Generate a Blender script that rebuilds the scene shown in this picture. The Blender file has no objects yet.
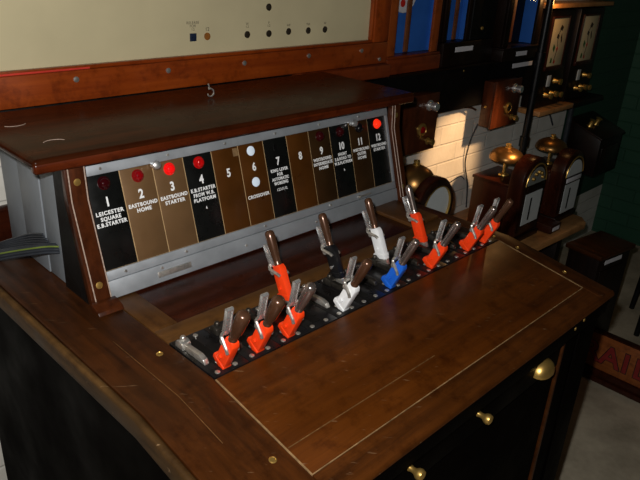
import bpy, bmesh, math, random
from mathutils import Matrix, Vector
random.seed(7)
PI = math.pi
SC = bpy.context.scene
COL = SC.collection

# ------------------------------------------------------------------ materials
def lin(c):
    c = c / 255.0
    return c / 12.92 if c <= 0.04045 else ((c + 0.055) / 1.055) ** 2.4
def rgb(r, g, b): return (lin(r), lin(g), lin(b), 1.0)
def newmat(name):
    m = bpy.data.materials.new(name); m.use_nodes = True
    nt = m.node_tree
    return m, nt, nt.nodes['Principled BSDF']
def coords(nt, scale=(1, 1, 1), loc=(0, 0, 0), rot=(0, 0, 0)):
    tc = nt.nodes.new('ShaderNodeTexCoord'); mp = nt.nodes.new('ShaderNodeMapping')
    mp.inputs['Scale'].default_value = scale; mp.inputs['Location'].default_value = loc
    mp.inputs['Rotation'].default_value = rot
    nt.links.new(tc.outputs['Object'], mp.inputs['Vector'])
    return mp.outputs['Vector']
def noise(nt, vec, scale, detail=4, rough=.55):
    n = nt.nodes.new('ShaderNodeTexNoise')
    n.inputs['Scale'].default_value = scale; n.inputs['Detail'].default_value = detail
    n.inputs['Roughness'].default_value = rough
    nt.links.new(vec, n.inputs['Vector'])
    return n.outputs['Fac']
def ramp(nt, fac, stops):
    r = nt.nodes.new('ShaderNodeValToRGB')
    e = r.color_ramp.elements
    e[0].position, e[0].color = stops[0]; e[1].position, e[1].color = stops[-1]
    for p, c in stops[1:-1]:
        k = e.new(p); k.color = c
    nt.links.new(fac, r.inputs['Fac'])
    return r.outputs['Color']
def mixc(nt, fac, a, b, mode='MIX'):
    m = nt.nodes.new('ShaderNodeMix'); m.data_type = 'RGBA'; m.blend_type = mode
    for sock, v in ((m.inputs['Factor'], fac), (m.inputs['A'], a), (m.inputs['B'], b)):
        pass
    ins = [i for i in m.inputs if i.enabled]
    def put(sock, v):
        if hasattr(v, 'links'): nt.links.new(v, sock)
        else: sock.default_value = v
    put(m.inputs[0], fac); put(m.inputs[6], a); put(m.inputs[7], b)
    return m.outputs[2]
def bump(nt, bsdf, h, strength=.2, dist=.002):
    b = nt.nodes.new('ShaderNodeBump'); b.inputs['Strength'].default_value = strength
    b.inputs['Distance'].default_value = dist
    nt.links.new(h, b.inputs['Height']); nt.links.new(b.outputs['Normal'], bsdf.inputs['Normal'])

def wood(name, dark, light, axis='X', rough=.35, grain=60, spec=.5, scratch=0.0, coat=.0, blotch=.5):
    m, nt, b = newmat(name)
    s = [1, 1, 1]; s['XYZ'.index(axis)] = .06
    v = coords(nt, tuple(s))
    g = noise(nt, v, grain, 6, .65)
    v2 = coords(nt, (1, 1, 1), (3, 1, 2))
    bl = noise(nt, v2, 7, 3)
    base = ramp(nt, g, [(.32, dark), (.68, light)])
    mid = tuple((dark[i] * .8 + light[i] * .2) for i in range(3)) + (1,)
    bf = ramp(nt, bl, [(.35, (blotch,) * 3 + (1,)), (.65, (0, 0, 0, 1))])
    c = mixc(nt, bf, base, mid)
    mo = noise(nt, coords(nt, (1, 1, 1), (5, 9, 1)), 26, 6, .7)
    mf = ramp(nt, mo, [(.30, (.55, .5, .45, 1)), (.5, (1, 1, 1, 1)), (.72, (1.0, .98, .95, 1))])
    c = mixc(nt, 1.0, c, mf, 'MULTIPLY')
    if scratch > 0:
        sv = coords(nt, (1, 1, 1), (0, 0, 0), (.3, .2, .7))
        st = nt.nodes.new('ShaderNodeMapping'); st.inputs['Scale'].default_value = (12, 160, 60)
        nt.links.new(sv, st.inputs['Vector'])
        sn = noise(nt, st.outputs['Vector'], 1.3, 2)
        sf = ramp(nt, sn, [(.70, (0, 0, 0, 1)), (.76, (scratch,) * 3 + (1,))])
        c = mixc(nt, sf, c, rgb(170, 140, 105))
    nt.links.new(c, b.inputs['Base Color'])
    rr = ramp(nt, bl, [(.3, (rough * .8,) * 3 + (1,)), (.7, (min(1, rough * 1.35),) * 3 + (1,))])
    nt.links.new(rr, b.inputs['Roughness'])
    b.inputs['Specular IOR Level'].default_value = spec
    b.inputs['Coat Weight'].default_value = coat
    b.inputs['Coat Roughness'].default_value = .2
    bump(nt, b, g, .12, .001)
    return m

def plain(name, col, rough=.5, metal=0.0, spec=.5, var=.12, scale=40, bmp=.05, emit=None, estr=0, coat=0):
    m, nt, b = newmat(name)
    v = coords(nt)
    n = noise(nt, v, scale, 4)
    lo = tuple(max(0, c * (1 - var)) for c in col[:3]) + (1,)
    hi = tuple(min(1, c * (1 + var)) for c in col[:3]) + (1,)
    c = ramp(nt, n, [(.3, lo), (.7, hi)])
    nt.links.new(c, b.inputs['Base Color'])
    rr = ramp(nt, n, [(.3, (rough * .85,) * 3 + (1,)), (.7, (min(1, rough * 1.2),) * 3 + (1,))])
    nt.links.new(rr, b.inputs['Roughness'])
    b.inputs['Metallic'].default_value = metal
    b.inputs['Specular IOR Level'].default_value = spec
    b.inputs['Coat Weight'].default_value = coat
    if bmp: bump(nt, b, n, bmp, .001)
    if emit:
        b.inputs['Emission Color'].default_value = emit
        b.inputs['Emission Strength'].default_value = estr
    return m

def glassmat(name, tint=(1, 1, 1, 1)):
    m, nt, b = newmat(name)
    b.inputs['Base Color'].default_value = (.01, .01, .01, 1)
    b.inputs['Roughness'].default_value = .03
    b.inputs['Alpha'].default_value = .03
    n = noise(nt, coords(nt), 5); bump(nt, b, n, .01, .001)
    return m

M = {}
M['oak_x'] = wood('desk wood along x', rgb(42, 20, 5), rgb(84, 44, 12), 'X', .34, 55, .22, .2)
M['oak_y'] = wood('desk wood along y', rgb(38, 18, 5), rgb(74, 38, 11), 'Y', .34, 55, .22, .2)
M['lid'] = wood('lid wood', rgb(58, 27, 5), rgb(90, 46, 10), 'X', .32, 45, .22, .2)
M['strip_oak'] = wood('light oak strip', rgb(72, 46, 18), rgb(104, 68, 30), 'X', .4, 60, .3, .1)
M['strip_oak_y'] = wood('light oak strip along y', rgb(66, 40, 15), rgb(94, 60, 26), 'Y', .4, 60, .3, .1)
M['mahog'] = wood('red mahogany board', rgb(34, 12, 5), rgb(70, 28, 11), 'X', .25, 50, .35, .0, blotch=.7)
M['post'] = wood('post mahogany', rgb(52, 23, 8), rgb(82, 39, 15), 'Z', .32, 60, .3)
M['hood'] = wood('hood mahogany', rgb(36, 14, 5), rgb(72, 31, 10), 'X', .26, 40, .06)
M['hood_edge'] = wood('hood edge mahogany', rgb(52, 17, 5), rgb(92, 36, 10), 'X', .25, 60, .35)
M['frame_x'] = wood('frame mahogany x', rgb(118, 44, 9), rgb(164, 74, 20), 'X', .34, 40)
M['frame_z'] = wood('frame mahogany z', rgb(118, 44, 9), rgb(164, 74, 20), 'Z', .34, 40)
M['case_z'] = wood('orange mahogany upright', rgb(118, 54, 18), rgb(160, 78, 28), 'Z', .34, 40)
M['case_x'] = wood('orange mahogany level', rgb(92, 36, 12), rgb(132, 56, 20), 'X', .34, 40)
M['dark_wood'] = wood('dark stained wood', rgb(12, 6, 4), rgb(30, 15, 8), 'Z', .38, 45, .3)
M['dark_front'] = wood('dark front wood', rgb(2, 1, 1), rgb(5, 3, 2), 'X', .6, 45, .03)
M['inst_wood'] = wood('instrument mahogany', rgb(34, 12, 5), rgb(64, 26, 11), 'Z', .3, 45, .3)
M['inst_dark'] = wood('instrument dark mahogany', rgb(18, 8, 5), rgb(38, 17, 9), 'Z', .3, 45, .35)
M['box_wood'] = wood('terminal box wood', rgb(46, 20, 9), rgb(88, 42, 20), 'Z', .34, 45, .3)
M['shelf_wood'] = wood('pine shelf', rgb(158, 108, 60), rgb(205, 150, 92), 'X', .5, 40)
M['sign_wood'] = wood('sign board wood', rgb(116, 60, 24), rgb(160, 90, 38), 'Y', .5, 30)
M['worn'] = wood('worn edge wood', rgb(24, 13, 5), rgb(112, 80, 40), 'Y', .5, 38, .2, .4, blotch=1.0)
M['black_paint'] = plain('black paint', rgb(7, 7, 7), .5, 0, .3, .3)
M['fascia'] = plain('black fascia', rgb(5, 4, 4), .7, 0, .15, .3, 20)
M['plate'] = plain('black iron plate', rgb(22, 21, 22), .3, .2, .5, .4, 60, .1)
M['steel'] = plain('bare steel', rgb(240, 240, 238), .27, .85, .5, .15, 90)
M['dull_steel'] = plain('dull steel', rgb(212, 208, 200), .33, .85, .5, .25, 90)
M['oily'] = plain('oily dark steel', rgb(70, 66, 60), .4, .8, .5, .4, 90)
M['chrome'] = plain('chromed handle', rgb(176, 160, 152), .2, .9, .5, .2, 30)
M['bakelite'] = plain('brown bakelite', rgb(92, 62, 44), .22, .5, .9, .2, 40)
M['silver'] = plain('aluminium frame', rgb(160, 165, 170), .42, .45, .5, .08, 30)
M['red'] = plain('red lever paint', rgb(246, 66, 20), .32, 0, .5, .08, 50)
M['white'] = plain('white lever paint', rgb(236, 238, 240), .35, 0, .5, .05, 60)
M['blue'] = plain('blue lever paint', rgb(28, 96, 205), .32, 0, .5, .1, 60)
M['blackl'] = plain('black lever paint', rgb(20, 20, 22), .3, 0, .5, .2, 60)
M['brass'] = plain('brass', rgb(206, 168, 92), .34, .85, .5, .15, 30)
M['bell_brass'] = plain('tarnished brass bell', rgb(142, 104, 58), .32, .9, .5, .22, 12)
M['grey_sheet'] = plain('grey painted sheet', rgb(128, 134, 140), .5, .1, .4, .1, 14)
M['lbl_black'] = plain('black label plate', rgb(15, 16, 15), .28, 0, .5, .2, 30)
M['lbl_bronze'] = plain('bronze label plate', rgb(112, 84, 54), .4, .25, .5, .18, 10)
M['lbl_brown'] = plain('brown label plate', rgb(76, 43, 12), .3, .1, .5, .28, 12)
M['lbl_dkbrown'] = plain('dark brown label plate', rgb(50, 32, 14), .3, .1, .5, .25, 12)
M['lbl_back'] = plain('label backing', rgb(190, 160, 116), .5, .2, .5, .1)
M['letter'] = plain('white lettering', rgb(238, 240, 240), .5, 0, .3, .03)
M['lamp_dark'] = plain('dark red lens', rgb(50, 6, 10), .06, 0, .8, .2, bmp=0)
M['lamp_red'] = plain('red lens', rgb(130, 8, 14), .06, 0, .8, .1, bmp=0)
M['lamp_lit'] = plain('lit red lens', rgb(225, 16, 16), .06, 0, .8, .05, emit=rgb(255, 20, 20), estr=.3, bmp=0)
M['lamp_glow'] = plain('dim lit red lens', rgb(170, 10, 12), .06, 0, .8, .05, emit=rgb(255, 20, 16), estr=.07, bmp=0)
M['lamp_orange'] = plain('lit orange red lens', rgb(250, 50, 20), .06, 0, .8, .05, emit=rgb(255, 45, 20), estr=.6, bmp=0)
M['lamp_black'] = plain('unlit lens', rgb(14, 12, 14), .06, 0, .8, .2, bmp=0)
M['lamp_white'] = plain('pale blue lens', rgb(206, 216, 226), .3, 0, .4, .08, emit=rgb(205, 225, 245), estr=.25)
M['cream'] = plain('cream diagram panel', rgb(204, 192, 154), .6, 0, .3, .06, 6, .02)
M['ink'] = plain('grey ink', rgb(92, 86, 74), .7, 0, .2, .05)
M['dot'] = plain('dark indicator lens', rgb(48, 42, 34), .25, 0, .5, .2)
M['dot_orange'] = plain('orange indicator lens', rgb(150, 96, 44), .25, 0, .5, .3)
M['dot_blue'] = plain('navy indicator', rgb(36, 46, 66), .3, 0, .5, .2)
M['bead'] = plain('red bead', rgb(205, 62, 48), .5, 0, .4, .1)
M['blue_back'] = plain('blue backboard', rgb(44, 100, 185), .7, 0, .2, .14, 8)
M['pend'] = wood('pendulum rod wood', rgb(100, 55, 30), rgb(140, 84, 48), 'Z', .5)
M['paper'] = plain('paper card', rgb(205, 205, 210), .8, 0, .2, .04)
M['dial'] = plain('white dial', rgb(190, 196, 196), .5, 0, .3, .04, 20)
M['dial_grey'] = plain('grey dial', rgb(120, 124, 118), .5, 0, .3, .1, 20)
M['glass'] = glassmat('glass')
M['filler'] = plain('grey joint filler', rgb(124, 98, 66), .7, 0, .2, .45, 60)
M['filler_dark'] = plain('dark joint filler', rgb(92, 64, 34), .7, 0, .2, .4, 120)
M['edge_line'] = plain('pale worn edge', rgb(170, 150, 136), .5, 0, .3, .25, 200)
M['pipe'] = plain('black iron pipe', rgb(14, 14, 16), .35, .2, .5, .2)
M['cable'] = plain('black cable', rgb(44, 48, 54), .35, 0, .5, .2)
M['cable_green'] = plain('green yellow cable', rgb(104, 120, 50), .4, 0, .5, .2)
M['flower_red'] = plain('red enamel', rgb(190, 30, 20), .6)
M['flower_green'] = plain('green enamel', rgb(52, 96, 48), .6)
M['flower_dark'] = plain('dark enamel', rgb(50, 40, 30), .6)
M['needle_cream'] = plain('cream enamel panel', rgb(206, 190, 150), .6, 0, .3, .06, 20)
M['sign_red'] = plain('dark red sign paint', rgb(120, 24, 20), .6)
M['sign_black'] = plain('black sign paint', rgb(16, 12, 10), .6)

def brickmat():
    m, nt, b = newmat('painted brick wall')
    tc = nt.nodes.new('ShaderNodeTexCoord')
    sp = nt.nodes.new('ShaderNodeSeparateXYZ'); nt.links.new(tc.outputs['Object'], sp.inputs[0])
    cb = nt.nodes.new('ShaderNodeCombineXYZ')
    add = nt.nodes.new('ShaderNodeMath'); add.operation = 'ADD'
    nt.links.new(sp.outputs['X'], add.inputs[0]); nt.links.new(sp.outputs['Y'], add.inputs[1])
    zz = nt.nodes.new('ShaderNodeMath'); zz.operation = 'ADD'; zz.inputs[1].default_value = .177 + .0743 * 20 - .0037
    nt.links.new(sp.outputs['Z'], zz.inputs[0])
    nt.links.new(add.outputs[0], cb.inputs['X']); nt.links.new(zz.outputs[0], cb.inputs['Y'])
    br = nt.nodes.new('ShaderNodeTexBrick')
    br.inputs['Scale'].default_value = 1.0
    br.inputs['Mortar Size'].default_value = .0045
    br.inputs['Mortar Smooth'].default_value = .6
    br.inputs['Brick Width'].default_value = .225
    br.inputs['Row Height'].default_value = .0743
    br.inputs['Color1'].default_value = (1, 1, 1, 1); br.inputs['Color2'].default_value = (.92, .92, .92, 1)
    br.inputs['Mortar'].default_value = (.93, .93, .93, 1)
    nt.links.new(cb.outputs[0], br.inputs['Vector'])
    return m, nt, b, br, sp
m, nt, b, br, sp = brickmat()
# white paint up to the conduit, dark green paint beyond it above a pale band
gx = nt.nodes.new('ShaderNodeMath'); gx.operation = 'GREATER_THAN'; gx.inputs[1].default_value = 2.655
nt.links.new(sp.outputs['X'], gx.inputs[0])
gz = nt.nodes.new('ShaderNodeMath'); gz.operation = 'GREATER_THAN'; gz.inputs[1].default_value = -.63
nt.links.new(sp.outputs['Z'], gz.inputs[0])
mu = nt.nodes.new('ShaderNodeMath'); mu.operation = 'MULTIPLY'
nt.links.new(gx.outputs[0], mu.inputs[0]); nt.links.new(gz.outputs[0], mu.inputs[1])
nw = noise(nt, coords(nt), 9)
wcol = ramp(nt, nw, [(.3, rgb(205, 202, 192)), (.7, rgb(228, 226, 218))])
paint = mixc(nt, mu.outputs[0], wcol, rgb(34, 72, 54))
c = mixc(nt, 1.0, paint, br.outputs['Color'], 'MULTIPLY')
nt.links.new(c, b.inputs['Base Color']); b.inputs['Roughness'].default_value = .55
inv = nt.nodes.new('ShaderNodeMath'); inv.operation = 'SUBTRACT'; inv.inputs[0].default_value = 1
nt.links.new(br.outputs['Fac'], inv.inputs[1])
ad = nt.nodes.new('ShaderNodeMath'); ad.operation = 'MULTIPLY_ADD'; ad.inputs[1].default_value = .35
n3 = noise(nt, coords(nt), 45); nt.links.new(n3, ad.inputs[0]); nt.links.new(inv.outputs[0], ad.inputs[2])
bump(nt, b, ad.outputs[0], .55, .005)
M['brick'] = m
m, nt, b, br, sp = brickmat()
c = mixc(nt, 1.0, rgb(34, 76, 56), br.outputs['Color'], 'MULTIPLY')
nt.links.new(c, b.inputs['Base Color']); b.inputs['Roughness'].default_value = .5
inv = nt.nodes.new('ShaderNodeMath'); inv.operation = 'SUBTRACT'; inv.inputs[0].default_value = 1
nt.links.new(br.outputs['Fac'], inv.inputs[1]); bump(nt, b, inv.outputs[0], .7, .006)
M['green_brick'] = m
m, nt, b = newmat('concrete floor')
v = coords(nt); n = noise(nt, v, 5, 8, .7)
c = ramp(nt, n, [(.3, rgb(130, 122, 104)), (.7, rgb(186, 176, 154))])
nt.links.new(c, b.inputs['Base Color']); b.inputs['Roughness'].default_value = .7; bump(nt, b, n, .15, .004)
M['floor'] = m

# ------------------------------------------------------------------ mesh helpers
def merge(dst, src, mat=None):
    me = bpy.data.meshes.new('tmp'); src.to_mesh(me); src.free()
    if mat is not None: me.transform(mat)
    dst.from_mesh(me); bpy.data.meshes.remove(me)
def box(bm, x0, x1, y0, y1, z0, z1, bev=0.0, mat=None, seg=2):
    b = bmesh.new(); bmesh.ops.create_cube(b, size=1)
    for v in b.verts:
        v.co = Vector(((x0 + x1) / 2 + v.co.x * (x1 - x0), (y0 + y1) / 2 + v.co.y * (y1 - y0), (z0 + z1) / 2 + v.co.z * (z1 - z0)))
    if bev: bmesh.ops.bevel(b, geom=b.edges[:], offset=bev, segments=seg, profile=.5, affect='EDGES')
    merge(bm, b, mat)
def prism(bm, pts, axis, a0, a1, bev=0.0, mat=None):
    """extrude a polygon: axis 'x' takes (y,z) points, 'y' takes (x,z), 'z' takes (x,y)"""
    b = bmesh.new()
    def mk(p, t):
        return {'x': (t, p[0], p[1]), 'y': (p[0], t, p[1]), 'z': (p[0], p[1], t)}[axis]
    A = [b.verts.new(mk(p, a0)) for p in pts]; B = [b.verts.new(mk(p, a1)) for p in pts]
    n = len(pts)
    b.faces.new(A); b.faces.new(B[::-1])
    for i in range(n): b.faces.new((A[i], B[i], B[(i + 1) % n], A[(i + 1) % n]))
    bmesh.ops.recalc_face_normals(b, faces=b.faces[:])
    if bev: bmesh.ops.bevel(b, geom=b.edges[:], offset=bev, segments=2, profile=.5, affect='EDGES')
    merge(bm, b, mat)
def lathe(bm, prof, mat=None, n=24, cap=True):
    """revolve (r,z) profile about local z"""
    b = bmesh.new(); rings = []
    for r, z in prof:
        if r < 1e-6: rings.append([b.verts.new((0, 0, z))])
        else: rings.append([b.verts.new((r * math.cos(2 * PI * i / n), r * math.sin(2 * PI * i / n), z)) for i in range(n)])
    for A, B in zip(rings, rings[1:]):
        for i in range(n):
            j = (i + 1) % n
            if len(A) == 1 and len(B) == 1: continue
            if len(A) == 1: b.faces.new((A[0], B[i], B[j]))
            elif len(B) == 1: b.faces.new((A[i], A[j], B[0]))
            else: b.faces.new((A[i], A[j], B[j], B[i]))
    if cap and len(rings[0]) > 1: b.faces.new(rings[0][::-1])
    if cap and len(rings[-1]) > 1: b.faces.new(rings[-1])
    if not cap: bmesh.ops.remove_doubles(b, verts=b.verts[:], dist=1e-6)
    bmesh.ops.recalc_face_normals(b, faces=b.faces[:])
    merge(bm, b, mat)
def tube(bm, pts, r, n=8, mat=None, flat=1.0):
    pts = [Vector(p) for p in pts]; b = bmesh.new(); rings = []
    up = Vector((0, 0, 1))
    for i, p in enumerate(pts):
        t = (pts[min(i + 1, len(pts) - 1)] - pts[max(i - 1, 0)]).normalized()
        a = t.cross(up)
        if a.length < 1e-3: a = t.cross(Vector((0, 1, 0)))
        a.normalize(); c = t.cross(a).normalized()
        rr = r[i] if isinstance(r, (list, tuple)) else r
        rings.append([b.verts.new(p + a * rr * flat * math.cos(2 * PI * k / n) + c * rr * math.sin(2 * PI * k / n)) for k in range(n)])
    for A, B in zip(rings, rings[1:]):
        for k in range(n): b.faces.new((A[k], A[(k + 1) % n], B[(k + 1) % n], B[k]))
    b.faces.new(rings[0][::-1]); b.faces.new(rings[-1])
    bmesh.ops.recalc_face_normals(b, faces=b.faces[:])
    merge(bm, b, mat)
def smooth_path(pts, k=6):
    P = [Vector(p) for p in pts]; out = []
    for i in range(len(P) - 1):
        p0 = P[max(i - 1, 0)]; p1 = P[i]; p2 = P[i + 1]; p3 = P[min(i + 2, len(P) - 1)]
        for j in range(k):
            t = j / k
            out.append(.5 * ((2 * p1) + (p2 - p0) * t + (2 * p0 - 5 * p1 + 4 * p2 - p3) * t * t + (3 * p1 - p0 - 3 * p2 + p3) * t ** 3))
    out.append(P[-1]); return out
def arch(w, h, n=18, x0=0, z0=0):
    """outline of an arched-top panel of width w, total height h (semicircular top), standing at z0, centred on x0"""
    r = w / 2
    pts = [(x0 - r, z0), (x0 + r, z0)]
    for i in range(n + 1):
        a = PI * i / n
        pts.append((x0 + r * math.cos(a), z0 + h - r + r * math.sin(a)))
    return pts
RY = Matrix.Rotation(PI / 2, 4, 'Y')
RXn = Matrix.Rotation(PI / 2, 4, 'X')          # local +z -> -y
def T(x, y, z): return Matrix.Translation((x, y, z))

def mesh_obj(name, bm, mat, flat=False):
    me = bpy.data.meshes.new(name); bm.to_mesh(me); bm.free()
    if not flat:
        for p in me.polygons: p.use_smooth = True
        try: me.set_sharp_from_angle(angle=math.radians(38))
        except Exception: pass
    me.materials.append(mat)
    o = bpy.data.objects.new(name, me); COL.objects.link(o)
    return o
def root_loc(o):
    while o.parent: o = o.parent
    return o.location.copy()
def thing(name, label, cat, loc, group=None):
    o = bpy.data.objects.new(name, None); COL.objects.link(o)
    o.empty_display_size = .02
    o.location = loc; o['label'] = label; o['category'] = cat
    if group: o['group'] = group
    return o
def part(name, bm, mat, parent, label=None, local=False, flat=False):
    """bm is in world coordinates unless local"""
    o = mesh_obj(name, bm, mat, flat)
    if not local:
        o.data.transform(Matrix.Translation(-root_loc(parent)))
    o.parent = parent
    if label: o['label'] = label
    return o
def single(name, bm, mat, label, cat, loc, group=None):
    o = mesh_obj(name, bm, mat)
    o.data.transform(Matrix.Translation(-Vector(loc))); o.location = loc
    o['label'] = label; o['category'] = cat
    if group: o['group'] = group
    return o
def struct(name, bm, mat):
    o = mesh_obj(name, bm, mat, True); o['kind'] = 'structure'
    return o
def text_bm(body, size, mat, depth=.0002, off=0.0, sx=1.0, space=1.0, line=1.0):
    """text as mesh, centred, lying in local xz facing -y, then moved by mat"""
    cu = bpy.data.curves.new('t', 'FONT'); cu.body = body; cu.size = size
    cu.align_x = 'CENTER'; cu.align_y = 'CENTER'; cu.extrude = depth; cu.offset = off
    cu.space_character = space; cu.space_line = line; cu.resolution_u = 4
    ob = bpy.data.objects.new('t', cu); COL.objects.link(ob)
    dg = bpy.context.evaluated_depsgraph_get(); dg.update()
    me = bpy.data.meshes.new_from_object(ob.evaluated_get(dg))
    bpy.data.objects.remove(ob); bpy.data.curves.remove(cu)
    me.transform(mat @ Matrix.Rotation(PI / 2, 4, 'X') @ Matrix.Diagonal((sx, 1, 1, 1)))
    bm = bmesh.new(); bm.from_mesh(me); bpy.data.meshes.remove(me)
    return bm
def fit(bm, width, mat):
    inv = mat.inverted(); xs = [(inv @ v.co).x for v in bm.verts]
    w = max(xs) - min(xs); k = width / w
    bm.transform(mat @ Matrix.Diagonal((k, 1, 1, 1)) @ inv); return bm
def dup(root, loc=None, label=None):
    r = root.copy(); COL.objects.link(r)
    if loc is not None: r.location = loc
    if label: r['label'] = label
    for ch in list(root.children):
        c = ch.copy(); COL.objects.link(c); c.parent = r
        for g in list(ch.children):
            d = g.copy(); COL.objects.link(d); d.parent = c
    return r

# ------------------------------------------------------------------ setting
FL = -.93; WY = .43
bm = bmesh.new(); box(bm, -2.5, 3.5, -2.6, .55, FL - .1, FL); struct('floor', bm, M['floor'])
bm = bmesh.new(); box(bm, -2.5, 3.5, WY, WY + .12, FL, 1.5); struct('wall_back', bm, M['brick'])
bm = bmesh.new(); box(bm, 3.36, 3.48, -2.6, WY, FL, 1.5); struct('wall_right', bm, M['green_brick'])
bm = bmesh.new(); box(bm, -2.5, .04, WY - .02, WY, -.09, .046, .006); o = struct('trim_1', bm, M['mahog'])

# ------------------------------------------------------------------ the lever desk
S = .1667; YK = -.30
def zt(y): return S * min(0, y - YK)
desk = thing('lever_frame_desk', 'large dark brown wooden desk with sloping lid that carries the row of coloured levers', 'desk', (.35, -.12, FL))
bm = bmesh.new()
prism(bm, [(.412, FL + .06), (.412, -.10), (.30, -.10), (.30, -.032), (-.30, -.032), (-.525, -.075), (-.525, FL + .06)], 'x', -.105, .820)
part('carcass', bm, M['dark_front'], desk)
bm = bmesh.new(); box(bm, -.115, .826, -.545, .416, FL, FL + .06, .004); part('plinth', bm, M['dark_front'], desk)

def rail(xa0, xa1, xb0, xb1, y0, y1, th, bev):
    """sloping-topped slab: x range xa at y0 (front), xb at y1 (back)"""
    b = bmesh.new()
    ys = [y0, YK, y1] if y0 < YK < y1 else [y0, y1]
    rows = []
    for y in ys:
        t = (y - y0) / (y1 - y0)
        l = xa0 + (xb0 - xa0) * t; r = xa1 + (xb1 - xa1) * t; z = zt(y)
        rows.append([b.verts.new((l, y, z - th)), b.verts.new((r, y, z - th)), b.verts.new((r, y, z)), b.verts.new((l, y, z))])
    b.faces.new(rows[0]); b.faces.new(rows[-1][::-1])
    for A, B in zip(rows, rows[1:]):
        for i in range(4): b.faces.new((A[i], B[i], B[(i + 1) % 4], A[(i + 1) % 4]))
    bmesh.ops.recalc_face_normals(b, faces=b.faces[:])
    if bev: bmesh.ops.bevel(b, geom=[e for e in b.edges if len(e.link_faces) == 2 and e.calc_face_angle(0) > .5], offset=bev, segments=3, profile=.5, affect='EDGES')
    return b
part('side_rail', rail(-.118, -.0008, -.122, -.0008, -.545, .30, .031, .002), M['oak_y'], desk)
part('side_rail', rail(.7808, .834, .7808, .806, -.545, .30, .031, .003), M['oak_y'], desk)
bm = bmesh.new(); merge(bm, rail(-.131, -.1182, -.136, -.1222, -.548, .30, .036, .006)); part('worn_edge', bm, M['worn'], desk)
bm = bmesh.new()
n = 8; prof = [(-.5058, zt(-.5058) - .031), (-.5058, zt(-.5058)), (-.536, zt(-.536))]
for i in range(n + 1):
    a = PI / 2 * i / n
    prof.append((-.540 - .012 * math.sin(a), zt(-.538) - .012 + .012 * math.cos(a)))
prof += [(-.550, -.0545), (-.5255, -.0545), (-.5255, -.073)]
prof[0] = (-.5058, zt(-.5058) - .031)
prism(bm, prof, 'x', -.0004, .7804); part('front_rail', bm, M['oak_x'], desk)
# rounded returns of the front rail across the two corners
for xa, xb in ((-.131, -.0008), (.7808, .834)):
    bm = bmesh.new()
    pr = [(-.5455, zt(-.545) - .031), (-.5455, zt(-.5455))] + [p for p in prof[3:] if p[0] < -.5455] + [(-.5455, -.0545)]
    prism(bm, pr, 'x', xa, xb); part('front_corner', bm, M['oak_x'], desk)
lid_o = part('lid', rail(.0008, .7792, .0008, .7792, -.5045, -.3005, .024, .0012), M['lid'], desk)
def line(y0, y1, x0, x1):
    bm = bmesh.new()
    b = rail(x0, x1, x0, x1, y0, y1, .004, 0)
    for v in b.verts: v.co.z += .0005
    merge(bm, b); return bm
part('joint_line', line(-.4562, -.4549, .003, .33), M['filler_dark'], desk)
part('joint_line', line(-.5055, -.5043, .0, .78), M['filler'], desk)
part('joint_line', line(-.5045, -.302, -.0012, .0012), M['filler'], desk)
part('joint_line', line(-.5045, -.302, .7786, .7812), M['filler'], desk)
part('joint_line', line(-.40, -.12, -.0623, -.0614), M['filler_dark'], desk)
# back boards behind the levers
bm = bmesh.new(); box(bm, .0005, .7795, -.179, -.136, -.03, 0, .0012); part('strip_board', bm, M['strip_oak'], desk)
bm = bmesh.new(); box(bm, .0005, .046, -.1355, -.0005, -.03, 0, .0012); part('strip_board', bm, M['strip_oak_y'], desk)
bm = bmesh.new(); box(bm, .0465, .684, -.1355, -.0005, -.03, -.001, .001); part('back_board', bm, M['mahog'], desk)
bm = bmesh.new(); box(bm, .0005, .7795, .0, .30, -.03, 0, .001); part('back_board', bm, M['mahog'], desk)
bm = bmesh.new(); box(bm, .6848, .7795, -.1355, -.0005, -.03, .006, .0025); part('end_board', bm, M['strip_oak_y'], desk)
# brass plugs in the rails
for x, y in ((-.026, -.195), (-.026, -.458), (.80, -.453), (.79, -.282), (.792, -.342)):
    bm = bmesh.new(); k = .0055 if x < 0 else .0045
    lathe(bm, [(0, -.002), (k, -.002), (k, .0006), (k * .8, .001), (k * .72, .0004), (0, .0004)], T(x, y, zt(y)) @ Matrix.Rotation(math.atan(S) if y < YK else 0, 4, 'X'), 20)
    part('brass_plug', bm, M['brass'], desk)
# desk front
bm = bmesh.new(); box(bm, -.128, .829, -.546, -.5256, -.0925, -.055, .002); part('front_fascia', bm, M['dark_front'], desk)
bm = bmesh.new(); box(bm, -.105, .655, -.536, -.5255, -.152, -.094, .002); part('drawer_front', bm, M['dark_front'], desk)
dr = desk.children[-1]
for x in (.176, .360):
    bm = bmesh.new()
    lathe(bm, [(0, 0), (.006, 0), (.0045, .005), (.005, .010), (.0085, .015), (.0095, .019), (.008, .0235), (.004, .025), (0, .0252)], T(x, -.536, -.112) @ RXn, 20)
    part('knob', bm, M['brass'], dr)
bm = bmesh.new()
lathe(bm, [(.030, 0), (.0295, .006), (.026, .013), (.019, .018), (.010, .0205), (0, .021)], T(.583, -.536, -.133) @ RXn, 28)
for v in bm.verts[:]:
    if v.co.z < -.133: v.co.z = -.133 + (v.co.z + .133) * .12
for v in bm.verts: v.co.z = -.133 + (v.co.z + .133) * .95
part('cup_pull', bm, M['brass'], dr)
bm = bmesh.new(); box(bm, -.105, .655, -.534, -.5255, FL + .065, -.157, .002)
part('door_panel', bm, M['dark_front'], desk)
bm = bmesh.new(); box(bm, .662, .670, -.538, -.5255, FL + .065, -.094, .002); part('bead', bm, M['oak_y'], desk)
bm = bmesh.new(); box(bm, .672, .820, -.536, -.5255, FL + .065, -.094, .002); part('stile', bm, M['dark_front'], desk)
bm = bmesh.new(); box(bm, .726, .735, -.540, -.5365, FL + .065, -.094, .0015); part('bead', bm, M['dark_front'], desk)
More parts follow.
